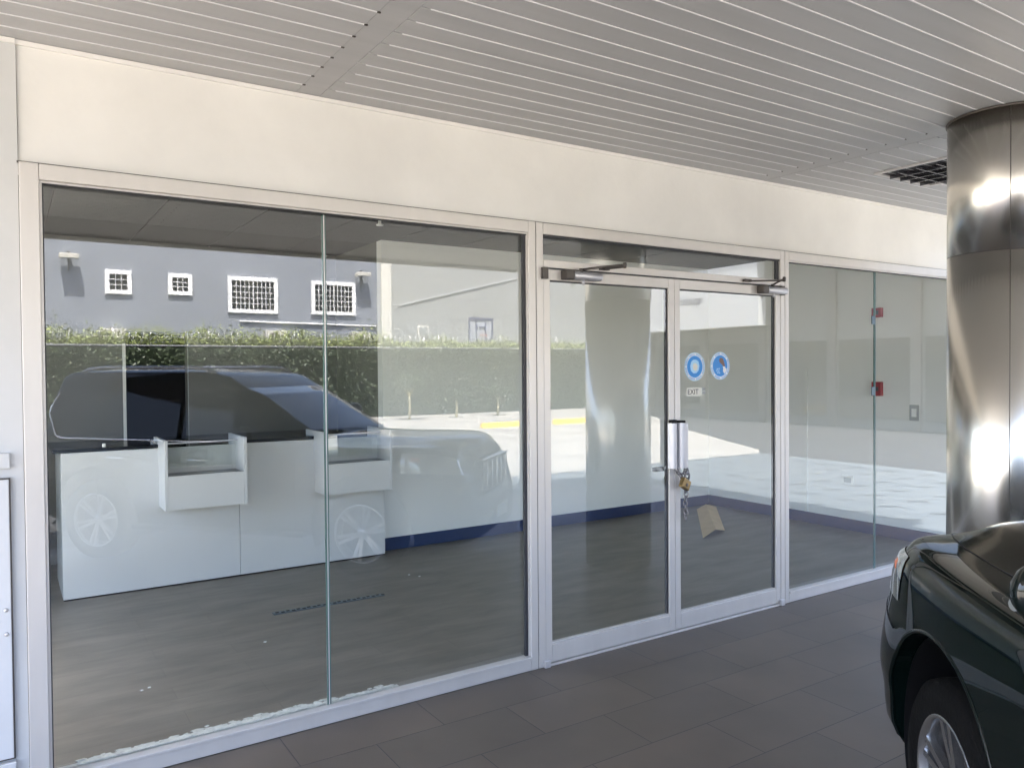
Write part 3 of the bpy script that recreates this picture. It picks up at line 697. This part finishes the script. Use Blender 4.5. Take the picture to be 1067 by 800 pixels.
# arch liners, wheels
for a in (0, -2.8):
    for s in (1, -1):
        q = MB(); G = []
        for k in range(33):
            t = -.35+(math.pi+.7)*k/32; G.append([(a+.490*math.cos(t), s*b, .405+.490*math.sin(t)) for b in (.605, .89)])
        q.grid(G); 
        q.box(a-.36, a+.36, s*.600-.004, s*.600+.004, .34, .72)
        q.build('arch_liner', M['black'], suv)
        q = MB(); pts = []
        for k in range(41):
            t = -.16+(math.pi+.32)*k/40; ax = a+.500*math.cos(t); z = .405+.500*math.sin(t); pts.append((ax, s*(side_w(ax, min(z, .95))-.004), z))
        q.tube(pts, .009, 8); q.build('arch_flare', M['paint_dark'], suv)
        w = empty('wheel', (a, s*.80, .38)); w.parent = suv
        tr = [(.255, -.12), (.30, -.128), (.345, -.125), (.370, -.108), (.378, -.07), (.380, 0), (.378, .07), (.370, .108), (.345, .125), (.30, .128), (.255, .12)]
        q = MB(); q.lathe(tr, (0, 0, 0), 'y', 64, cap=False)
        q.build('tyre', M['tyre'], w)
        q = MB(); q.lathe([(.255, -.10), (.262, s*.118), (.252, s*.124), (.243, s*.118), (.235, s*.09), (.232, s*-.02)], (0, 0, 0), 'y', 64, cap=False)
        q.lathe([(.0001, s*.098), (.035, s*.098), (.052, s*.088), (.060, s*.07)], (0, 0, 0), 'y', 32)
        for k in range(6):
            for dk in (-.13, .13):
                t = 2*math.pi*k/6+.3; ti, to = t+dk*1.2, t+dk*.95
                def pt(r, tt, y): return Vector((r*math.cos(tt), s*y, r*math.sin(tt)))
                hw0, hw1 = .014, .013
                u = Vector((-math.sin(t), 0, math.cos(t)))
                A, B = pt(.045, ti, .088), pt(.245, to, .108)
                q.prism([A-u*hw0, A+u*hw0, B+u*hw1, B-u*hw1], (0, -s*.03, 0))
        q.build('rim', M['rim'], w)
        q = MB(); q.lathe([(.0001, s*.02), (.225, s*.02), (.225, s*.0)], (0, 0, 0), 'y', 40); q.build('brake_disc', M['dark'], w)
# greenhouse
def lerp(a, b, t): return a+(b-a)*t
LV = [(1.06, -.36, -3.79, .905), (1.30, -.74, -3.755, .850), (1.50, -1.06, -3.70, .803), (1.66, -1.33, -3.64, .766), (1.745, -1.47, -3.60, .742), (1.79, -1.62, -3.53, .70), (1.815, -1.85, -3.4, .61), (1.83, -2.2, -3.1, .40)]
q = MB(); G = []
for z, af, ar, b in LV:
    ar = ta(ar)
    ring = []; n = 16; rc = .14*b; rf = .10
    def arc(cx, cy, rx, ry, t0, t1, m):
        return [(cx+rx*math.cos(t0+(t1-t0)*k/m), cy+ry*math.sin(t0+(t1-t0)*k/m), z) for k in range(m+1)]
    ring += arc(af-rc, b-rc, rc, rc, 0, math.pi/2, 6)+arc(ar+rc, b-rc, rc, rc, math.pi/2, math.pi, 6)+arc(ar+rc, -b+rc, rc, rc, math.pi, 1.5*math.pi, 6)+arc(af-rc, -b+rc, rc, rc, 1.5*math.pi, 2*math.pi, 6)
    # windscreen bows forward at the centre
    ring = [(x+(.07*(1-(y/b)**2) if x > (af+ar)/2 else -.03*(1-(y/b)**2)), y, zz) for x, y, zz in ring]
    G.append(ring)
V = q.grid(G, closedv=True); q.bm.faces.new(V[-1])
q.build('cabin', M['paint_dark'], suv)
bside = lambda z: lerp(.905, .766, (z-1.06)/.60) if z < 1.66 else lerp(.766, .735, (z-1.66)/.085)
W = [[(-.98, 1.175), (-1.03, 1.24), (-1.40, 1.60), (-1.47, 1.665), (-1.80, 1.705), (-1.84, 1.695), (-1.84, 1.175)],
     [(-1.90, 1.175), (-1.90, 1.695), (-1.94, 1.71), (-2.66, 1.71), (-2.70, 1.695), (-2.72, 1.175)],
     [(-2.79, 1.18), (-2.77, 1.695), (-2.80, 1.705), (-3.36, 1.675), (-3.42, 1.63), (-3.60, 1.45), (-3.61, 1.40), (-3.46, 1.215), (-3.40, 1.185)]]
for s in (1, -1):
    for poly in W:
        poly = [(ta(a), z) for a, z in poly]
        q = MB(); q.prism([(a, s*(bside(z)+.006), z) for a, z in poly], (0, -s*.02, 0)); q.build('side_window', M['carglass'], suv)
    out = [(-.90, 1.155), (-2.2, 1.155), (-3.40, 1.16), (-3.48, 1.19), (-3.64, 1.39), (-3.635, 1.46), (-3.52, 1.60)]
    q = MB(); q.tube([(a, s*(bside(z)+.006), z) for a, z in [(ta(a), z) for a, z in out]], .011, 6); q.build('window_trim', M['chrome'], suv)
    q = MB(); q.tube([(-1.62, s*.66, 1.785), (-1.75, s*.68, 1.83), (-1.95, s*.68, 1.842), (-2.9, s*.68, 1.846), (-3.08, s*.67, 1.83), (-3.2, s*.66, 1.785)], .017, 8); q.build('roof_rail', M['satin'], suv)
    # mirror
    mm = MB(); c = Vector((-1.06, s*1.09, 1.35))
    P = [[(c.x+.085*math.cos(f)*math.cos(t)*(1 if math.cos(t) > 0 else .55), c.y+.11*math.sin(f)*1.0*s, c.z+.08*math.cos(f)*math.sin(t)) for t in [2*math.pi*k/20 for k in range(20)]] for f in [-1.5+3.0*k/10 for k in range(11)]]
    V = mm.grid(P, closedv=True); mm.bm.faces.new(V[0]); mm.bm.faces.new(V[-1])
    mo = mm.build('wing_mirror', M['paint_dark'], suv)
    q = MB(); q.tube([(c.x+.05, c.y-.08*s, c.z-.050), (c.x+.080, c.y, c.z-.040), (c.x+.05, c.y+.085*s, c.z-.035)], .013, 10); q.build('mirror_indicator', M['lens'], mo)
    q = MB(); q.tube([(c.x-.02, c.y-.11*s, c.z-.04), (c.x-.03, s*.90, 1.18)], .028, 8); q.build('mirror_stalk', M['black'], mo)
    # doors: shut lines and handles
    for a in (-.62, -1.87, -2.74):
        q = MB(); zz = [.40+.045*k for k in range(17)]; q.tube([(a-(.05*max(0, .62-z) if a > -1 else 0), s*(side_w(a, z)+.0005), z) for z in zz if z < 1.11], .0028, 5); q.build('shut_line', M['black'], suv)
    for a in (-1.62, -2.52):
        w_ = side_w(a, .98)*s; q = MB(); q.tube([(a+.11, w_-.012*s, .985), (a+.08, w_+.024*s, .99), (a-.08, w_+.024*s, .99), (a-.11, w_-.012*s, .985)], .013, 8); q.build('door_handle', M['chrome'], suv)
    q = MB(); q.box(-2.32, -.52, min(s*.86, s*1.0), max(s*.86, s*1.0), .335, .375, bev=.01); q.build('side_step', M['black'], suv)
    q = MB(); q.tube([(a, s*(side_w(a, .70)+.004), .70) for a in [-.6-.1*k for k in range(17)]], .012, 6); q.build('side_moulding', M['paint_dark'], suv)
    q = MB(); q.box(-3.57, -3.42, min(s*.80, s*.945), max(s*.80, s*.945), .86, 1.20, bev=.02); q.build('tail_light', M['redlamp'], suv)
    q = MB(); q.lathe([(.0001, s*.0), (.035, s*.0), (.035, s*-.03)], (.86, s*.62, .60), 'y', 14); q.build('fog_lamp', M['lens'], suv)
# windscreen, rear window, grille, bumpers, plate
q = MB()
def wsp(u, z):
    t = (z-1.06)/.60; af = lerp(-.36, -1.33, t); b = lerp(.905, .766, t); y = u*b*.88
    return (af+.07*(1-(y/b)**2)+.006, y, z)
q.grid([[wsp(-1+2*k/12, 1.17+.47*j/6) for k in range(13)] for j in range(7)]); o = q.build('windscreen', M['carglass'], suv)
md = o.modifiers.new('s', 'SOLIDIFY'); md.thickness = .006; md.offset = 0
for s in (0,):
    q = MB(); q.tube([wsp(-.75, 1.19), wsp(-.35, 1.20), wsp(.05, 1.22)], .007, 6); q.tube([wsp(-.1, 1.19), wsp(.3, 1.20), wsp(.68, 1.24)], .007, 6); q.build('wiper', M['black'], suv)
q = MB(); q.box(-3.535, -3.505, -.62, .62, 1.22, 1.62, bev=.01); q.build('rear_window', M['carglass'], suv)
q = MB(); q.box(.86, .955, -.40, .40, .70, .99, bev=.02); g = q.build('radiator_grille', M['black'], suv)
q = MB()
for k in range(5): q.box(.957, .968, -.06+(-.30+.15*k)-.0+.05, -.30+.15*k+.02, .72, .97, bev=.003)
q.box(.955, .97, -.41, .41, .985, 1.0, bev=.004); q.box(.955, .97, -.41, .41, .69, .702, bev=.004); q.build('chrome_bars', M['chrome'], g)
q = MB()
pts = [(.66, -.91, .50), (.80, -.84, .50), (.92, -.62, .50), (.975, -.2, .50), (.975, .2, .50), (.92, .62, .50), (.80, .84, .50), (.66, .91, .50)]
q.box(.70, .965, -.52, .52, .36, .50, bev=.03); q.build('front_bumper', M['black'], suv)
q = MB(); q.box(-3.66, -3.52, -.86, .86, .42, .68, bev=.04); q.build('rear_bumper', M['paint_dark'], suv)
q = MB(); q.box(1.01, 1.02, -.17, .17, .43, .54, bev=.002); q.build('number_plate', M['white'], suv)
# bumper seam and fender crease
for s in (1, -1):
    q = MB(); i0_ = [i for i in range(NS+1) if rows[i][0].x > .42][0]; i1_ = NS-6
    pts = []
    for i in range(i0_, i1_+1):
        z = .80+.10*(i-i0_)/max(1, i1_-i0_); r_ = rows[i]
        for p0, p1 in zip(r_, r_[1:]):
            if p0.z <= z <= p1.z and p0.y > .3:
                u = (z-p0.z)/max(1e-6, p1.z-p0.z); pp = p0.lerp(p1, u); pts.append((pp.x, s*(pp.y+.0005), pp.z)); break
    if len(pts) > 2: q.tube(pts, .003, 5)
    q.build('bumper_seam', M['black'], suv)
# bonnet shut line and crease
for s in (1, -1):
    q = MB(); pts = []
    for i in range(NS+1):
        a = rows[i][0].x
        if -.40 < a < .80: p = rows[i][27]; pts.append((p.x, s*p.y, p.z+.0005))
    q.tube(pts, .003, 5); q.build('bonnet_gap', M['black'], suv)

# ------------------------------------------------------------------ buildings across the car park (seen mirrored in the glass)
def win(parent, x0, x1, z0, z1, yw, nx, nz):
    fw = .15; w = empty('window', ((x0+x1)/2, yw, (z0+z1)/2)); w.parent = parent; a = (x1-x0)/2; b = (z1-z0)/2
    q = MB()
    q.box(-a, a, .0, .07, b-fw, b, bev=.01); q.box(-a, a, .0, .07, -b, -b+fw, bev=.01); q.box(-a, -a+fw, .0, .069, -b+fw, b-fw); q.box(a-fw, a, .0, .069, -b+fw, b-fw)
    q.build('frame', M['white'], w)
    q = MB(); q.box(-a+fw, a-fw, .005, .02, -b+fw, b-fw); q.build('pane', M['carglass'], w)
    q = MB(); t = .011
    for k in range(1, nx): x = -a+fw+(2*a-2*fw)*k/nx; q.box(x-t*(1.6 if k*2 == nx else 1), x+t*(1.6 if k*2 == nx else 1), .05, .066, -b+fw, b-fw)
    for k in range(1, nz): z = -b+fw+(2*b-2*fw)*k/nz; q.box(-a+fw, a-fw, .044, .049, z-t, z+t)
    q.build('burglar_bars', M['white'], w)
gb = empty('grey_building', (3, -27, 0), label='grey blue rendered building with white framed barred windows behind the hedge wall', cat='building')
q = MB(); q.box(-14, 13.42-3, -9, 0, 0, 7.3); q.build('wall', M['greybuild'], gb)
q = MB(); q.box(-14.1, 13.43-3, -9.1, .1, 7.305, 7.5); q.build('roof', M['fascia'], gb)
for x0, x1, z0, z1, nx, nz in ((3.0, 3.86, 4.57, 5.42, 3, 3), (5.06, 5.90, 4.62, 5.41, 3, 3), (7.17, 9.07, 4.04, 5.43, 10, 5), (10.42, 12.30, 4.07, 5.43, 10, 5), (-2.2, -1.3, 4.57, 5.42, 3, 3), (-.3, .5, 4.6, 5.4, 3, 3)):
    win(gb, x0-3, x1-3, z0, z1, .001, nx, nz)
q = MB(); q.tube([(4.6, .04, 3.72), (10.2, .04, 3.66)], .03, 8); q.build('pipe', M['white'], gb)
def flood(x, z, y, lab):
    f = empty('wall_floodlight', (x, y, z), label=lab, cat='floodlight', group='floodlights on the grey building')
    q = MB(); q.box(-.30, .30, .12, .42, -.10, .06, bev=.02); q.build('lamp_head', M['acbox'], f)
    q = MB(); q.box(-.22, .22, .16, .38, -.115, -.101); q.build('lens', M['lens'], f)
    q = MB(); q.box(-.05, .05, .0, .16, .0, .16, bev=.01); q.tube([(0, .08, .02), (0, .03, -.5)], .02, 6); q.build('bracket', M['dark'], f)
flood(1.90, 5.80, -27, 'floodlight on the grey wall left of the small square windows')
flood(12.55, 5.80, -27, 'floodlight on the grey wall above the right barred window')
def ac(x, z, lab):
    f = empty('air_conditioner', (x, -27, z), label=lab, cat='air conditioner', group='condensers on the grey wall')
    q = MB(); q.box(-.42, .42, .08, .42, 0, .58, bev=.015); q.build('casing', M['acbox'], f)
    q = MB(); q.lathe([(.0001, .428), (.20, .428), (.22, .421)], (-.08, 0, .29), 'y', 20); q.build('fan_grille', M['dark'], f)
    q = MB(); q.box(-.36, -.32, .0, .40, -.06, -.001); q.box(.32, .36, .0, .40, -.06, -.001); q.build('bracket', M['dark'], f)
ac(8.9, 2.80, 'condenser low on the grey wall under the left large barred window')
ac(12.4, 2.80, 'condenser low on the grey wall near the white building')
ac(3.2, 2.75, 'condenser low on the grey wall under the small square windows')
wb = empty('white_building', (13.5, -27.6, 0), label='tall white rendered building beside the grey one', cat='building')
q = MB(); q.box(0, 34, -8, 0, 0, 8); q.build('wall', M['whitebuild'], wb)
q = MB(); q.box(-.05, .42, .001, .65, 0, 8); q.build('pilaster', M['acbox'], wb)
q = MB(); q.prism([(1.0, .01, 4.6), (1.0, .01, 4.68), (12, .01, 7.4), (12, .01, 7.32)], (0, .03, 0)); q.box(7.55, 7.60, .001, .04, 0, 7.9); q.box(14.0, 14.1, .001, .05, 0, 7.9); q.build('cable_run', M['wire'], wb)
q = MB(); q.box(-.1, 34.1, -8.1, .1, 8.002, 8.3); q.build('roof', M['fascia'], wb)
q = MB(); q.box(18.5, 19.1, .002, .25, 0, 8); q.build('pilaster', M['fascia'], wb)

# boundary wall, hedge, climber, razor wire
bw = empty('boundary_wall', (8, -24.8, 0), label='long boundary wall with white coping behind the clipped hedge', cat='wall')
q = MB(); q.box(-22, 24, -.1, .1, 0, 2.66); q.build('wall_body', M['whitebuild'], bw)
q = MB(); q.box(-22, 24, -.14, .36, 2.661, 2.71, bev=.006); q.build('coping', M['whitebuild'], bw)
def leaves(q, n, fn, s0, s1):
    bm = q.bm
    for _ in range(n):
        c = Vector(fn()); s = random.uniform(s0, s1)
        u = Vector((random.gauss(0, 1), random.gauss(0, 1), random.gauss(0, 1))).normalized(); v = u.orthogonal().normalized(); v.rotate(Matrix.Rotation(random.random()*6.28, 3, u)); w_ = u.cross(v)
        f = bm.faces.new([bm.verts.new(c+v*s), bm.verts.new(c+w_*s*.45), bm.verts.new(c-v*s), bm.verts.new(c-w_*s*.45)])
hg = empty('clipped_hedge', (8, -24.45, 0), label='long clipped dark green hedge covering the boundary wall', cat='hedge')
q = MB(); q.box(-22, 22, -.2, .08, 0, 2.60); q.build('twigs', M['leafd'], hg)
q = MB(); leaves(q, 30000, lambda: (random.uniform(-10, 18), .08+random.uniform(0, .16)+.05*math.sin(random.random()*9), random.uniform(.05, 2.62)), .04, .085)
leaves(q, 2500, lambda: (random.uniform(-22, -10), .08+random.uniform(0, .16), random.uniform(.05, 2.62)), .10, .18)
q.build('foliage', M['leaf'], hg, norm=False)
q = MB()
def top():
    x = random.uniform(-8, 22); h = (.26+.20*abs(math.sin(x*1.1)+.4*math.sin(x*2.9)))*(1 if x < 8 else .55); 
    return (x, random.gauss(0, .16), 2.72+abs(random.gauss(0, h*.6)))
leaves(q, 24000, top, .035, .075); c = q.build('climbing_plant', M['leafy'], None, (5, -24.9, 0), norm=False)
tag(c, 'pale green climbing foliage along the top of the boundary wall', 'climber', kind='stuff')
q = MB(); pts = []
for k in range(2400):
    t = k*.42; pts.append((-10+k*.0138*1.05, .20*math.cos(t), 2.98+.22*math.sin(t)))
q.tube(pts, .008, 3); q.tube([(-10, 0, 2.98), (24.5, 0, 2.98)], .006, 4)
for k in range(12): q.tube([(-9+3*k, 0, 2.7), (-9+3*k, 0, 3.25)], .015, 5)
tag(q.build('razor_wire', M['wire'], None, (0, -24.75, 0)), 'coiled razor wire along the top of the boundary wall', 'razor wire')

# hoop, post light, small trees, wheel stops, bollard
hp = empty('basketball_hoop', (17.55, -25.6, 0), label='blue grey framed basketball backboard rising behind the boundary wall', cat='basketball hoop')
q = MB(); q.tube([(0, -.3, 0), (0, -.3, 3.2), (0, -.06, 3.5)], .06, 10); q.build('post', M['bluegrey'], hp)
q = MB(); q.box(-.60, .60, -.03, .0, 3.12, 4.0); q.build('backboard', M['sidebuild'] if 0 else mat('board_panel', (.30, .32, .36), .4), hp)
q = MB(); t = .06
t = .06
for x0, x1, z0, z1 in ((-.64, .64, 3.96, 4.07), (-.62, .62, 3.08, 3.16), (-.62, -.54, 3.16, 3.98), (.54, .62, 3.16, 3.98), (-.27, -.21, 3.16, 3.98), (.21, .27, 3.16, 3.98), (-.21, .21, 3.62, 3.68)): q.box(x0, x1, .001, .03, z0, z1)
q.build('board_markings', M['bluegrey'], hp)
q = MB(); q.tube([(.225*math.cos(k*math.pi/8), .28+.225*math.sin(k*math.pi/8), 3.28) for k in range(16)], .012, 6, closed=True); q.build('rim', M['orange'], hp)
fl = empty('post_floodlight', (14.4, -24.9, 2.7), label='small floodlight on a short post above the boundary wall', cat='floodlight')
q = MB(); q.tube([(0, 0, 0), (0, 0, .45)], .04, 8); q.build('post', M['wire'], fl)
q = MB(); q.box(-.26, .22, -.03, .06, .46, .90, bev=.01); q.build('lamp_head', M['acbox'], fl)
q = MB(); q.box(-.21, .17, .061, .072, .51, .85); q.build('lens', M['lens'], fl)
def tree(x, zc, rx, rz, lab, tz):
    t = empty('small_tree', (x, -22, 0), label=lab, cat='tree', group='small clipped trees before the hedge')
    q = MB(); q.tube([(0, 0, 0), (.02, 0, tz*.5), (0, 0, tz)], [.055, .045, .035], 8)
    for k in range(5): a = k*1.26; q.tube([(0, 0, tz-.1), (rx*.6*math.cos(a), rx*.6*math.sin(a), zc)], [.025, .01], 5)
    q.build('trunk', M['bark'], t)
    def f():
        while True:
            v = Vector((random.uniform(-1, 1), random.uniform(-1, 1), random.uniform(-1, 1)))
            if .35 < v.length < 1+.12*math.sin(7*v.x+3*v.z): return (v.x*rx, v.y*rx, zc+v.z*rz)
    q = MB(); leaves(q, int(2600*rx), f, .03, .06); q.build('crown', M['leaf'], t, norm=False)
tree(12.35, 1.32, .62, .34, 'left and widest of the three small clipped trees', .95)
tree(14.30, .86, .32, .22, 'middle small clipped tree with a whitewashed trunk', .72)
tree(16.15, .92, .38, .26, 'right small clipped tree with a whitewashed trunk', .75)
def stop(x0, x1, lab, y=-16.8):
    s = empty('wheel_stop', ((x0+x1)/2, y, -.012), label=lab, cat='wheel stop', group='yellow wheel stops'); a = (x1-x0)/2
    q = MB(); q.prism([(-a, -.09, 0), (-a, .09, 0), (-a, .06, .15), (-a, -.06, .15)], (2*a, 0, 0)); q.build('kerb_block', M['yellow'], s)
    q = MB()
    for x in (-a*.7, a*.7): q.lathe([(.0001, .158), (.03, .156), (.03, .150)], (x, 0, 0), 'z', 10)
    q.build('anchor_cap', M['dark'], s)
stop(12.3, 13.95, 'left yellow painted wheel stop on the sunlit car park')
stop(15.0, 16.45, 'right yellow painted wheel stop beside the bollard')
bo = empty('bollard', (16.55, -16.9, -.012), label='short yellow bollard at the end of the right wheel stop', cat='bollard')
q = MB(); q.lathe([(.075, 0), (.075, .84), (.06, .89), (.0001, .90)], (0, 0, 0), 'z', 16); q.build('post', M['tan'], bo)
q = MB(); q.lathe([(.12, 0), (.12, .02), (.077, .03)], (0, 0, 0), 'z', 16); q.build('base', M['dark'], bo)

# side building with white signboard, right end of the car park
sb = empty('side_building', (20, -10, 0), label='low grey building with a white lettered signboard at the right of the car park', cat='building')
q = MB(); q.box(.9, 9, -8.45, 8, 0, 5.5); q.build('wall', M['sidebuild'], sb)
q = MB(); q.box(-.1, 9.1, -8.5, 8.1, 5.503, 5.7); q.build('roof', M['fascia'], sb)
q = MB(); q.box(.35, .899, -8.45, -2.6, 3.12, 5.5); q.build('sign_backing', M['sidebuild'], sb)
q = MB(); q.box(-.02, .34, -8.45, -2.6, 3.12, 5.5, bev=.01); sg = q.build('signboard', M['sign'], sb)
RT = Matrix.Rotation(-math.pi/2, 4, 'Z') @ Matrix.Rotation(math.pi/2, 4, 'X')
text_mesh('sign_text', 'PAN', .72, M['signtext'], Matrix.Translation((-.024, -7.86, 4.45)) @ RT @ Matrix.Diagonal((.62, 1.1, 1, 1)), sg, .003)
text_mesh('sign_text', 'repuestos', .36, M['signtext'], Matrix.Translation((-.024, -5.50, 4.12)) @ RT @ Matrix.Diagonal((.8, 1.15, 1, 1)), sg, .003)
q = MB()
for k in range(6): q.box(.80, .899, -8.4+2.6*k, -8.2+2.6*k, 0, 5.4)
q.build('mullion', M['dark'], sb)
for k in range(5):
    q = MB(); q.box(.86, .898, -8.1+2.6*k, -5.95+2.6*k, .3, 2.6); q.build('shop_pane', M['carglass'], sb)

# ------------------------------------------------------------------ light
w = bpy.data.worlds.new('World'); sc.world = w; w.use_nodes = True
nt = w.node_tree; bg = nt.nodes['Background']; sky = nt.nodes.new('ShaderNodeTexSky'); sky.sky_type = 'NISHITA'; sky.sun_disc = False
sd = Vector((-.13, .30, .93)).normalized()
elev = math.asin(sd.z); az = math.atan2(sd.x, sd.y)
sky.sun_elevation = elev; sky.sun_rotation = az; sky.air_density = .8; sky.dust_density = 5
nt.links.new(sky.outputs[0], bg.inputs[0]); bg.inputs[1].default_value = .13
sl = bpy.data.lights.new('sun', 'SUN'); sl.energy = 4.2; sl.angle = R(.6); sl.color = (1, .95, .88)
so = bpy.data.objects.new('sun', sl); COL.objects.link(so); so.rotation_euler = sd.to_track_quat('Z', 'Y').to_euler(); so.location = (0, 0, 20)

# ------------------------------------------------------------------ camera
yaw, pit, rol = R(33.0516), R(1.0862), R(-.4505)
F = Vector((math.sin(yaw)*math.cos(pit), math.cos(yaw)*math.cos(pit), -math.sin(pit)))
R0 = Vector((math.cos(yaw), -math.sin(yaw), 0)); U0 = R0.cross(F)
Rr = R0*math.cos(rol)+U0*math.sin(rol); Uu = -R0*math.sin(rol)+U0*math.cos(rol)
cd = bpy.data.cameras.new('camera'); co = bpy.data.objects.new('camera', cd); COL.objects.link(co)
mt = Matrix((Rr, Uu, -F)).transposed().to_4x4(); mt.translation = Vector((0, -3.8671, 1.8)); co.matrix_world = mt
cd.sensor_fit = 'HORIZONTAL'; cd.sensor_width = 36; cd.lens = 36*811.884/1067; cd.clip_start = .05; cd.clip_end = 1500
sc.camera = co
sc.view_settings.view_transform = 'Standard'; sc.view_settings.look = 'None'; sc.view_settings.exposure = 4.12; sc.view_settings.gamma = 1
sc.cycles.use_denoising = True; sc.cycles.max_bounces = 10; sc.cycles.diffuse_bounces = 6; sc.cycles.glossy_bounces = 6; sc.cycles.transparent_max_bounces = 24
sc.cycles.caustics_reflective = False; sc.cycles.caustics_refractive = False; sc.cycles.sample_clamp_indirect = 6
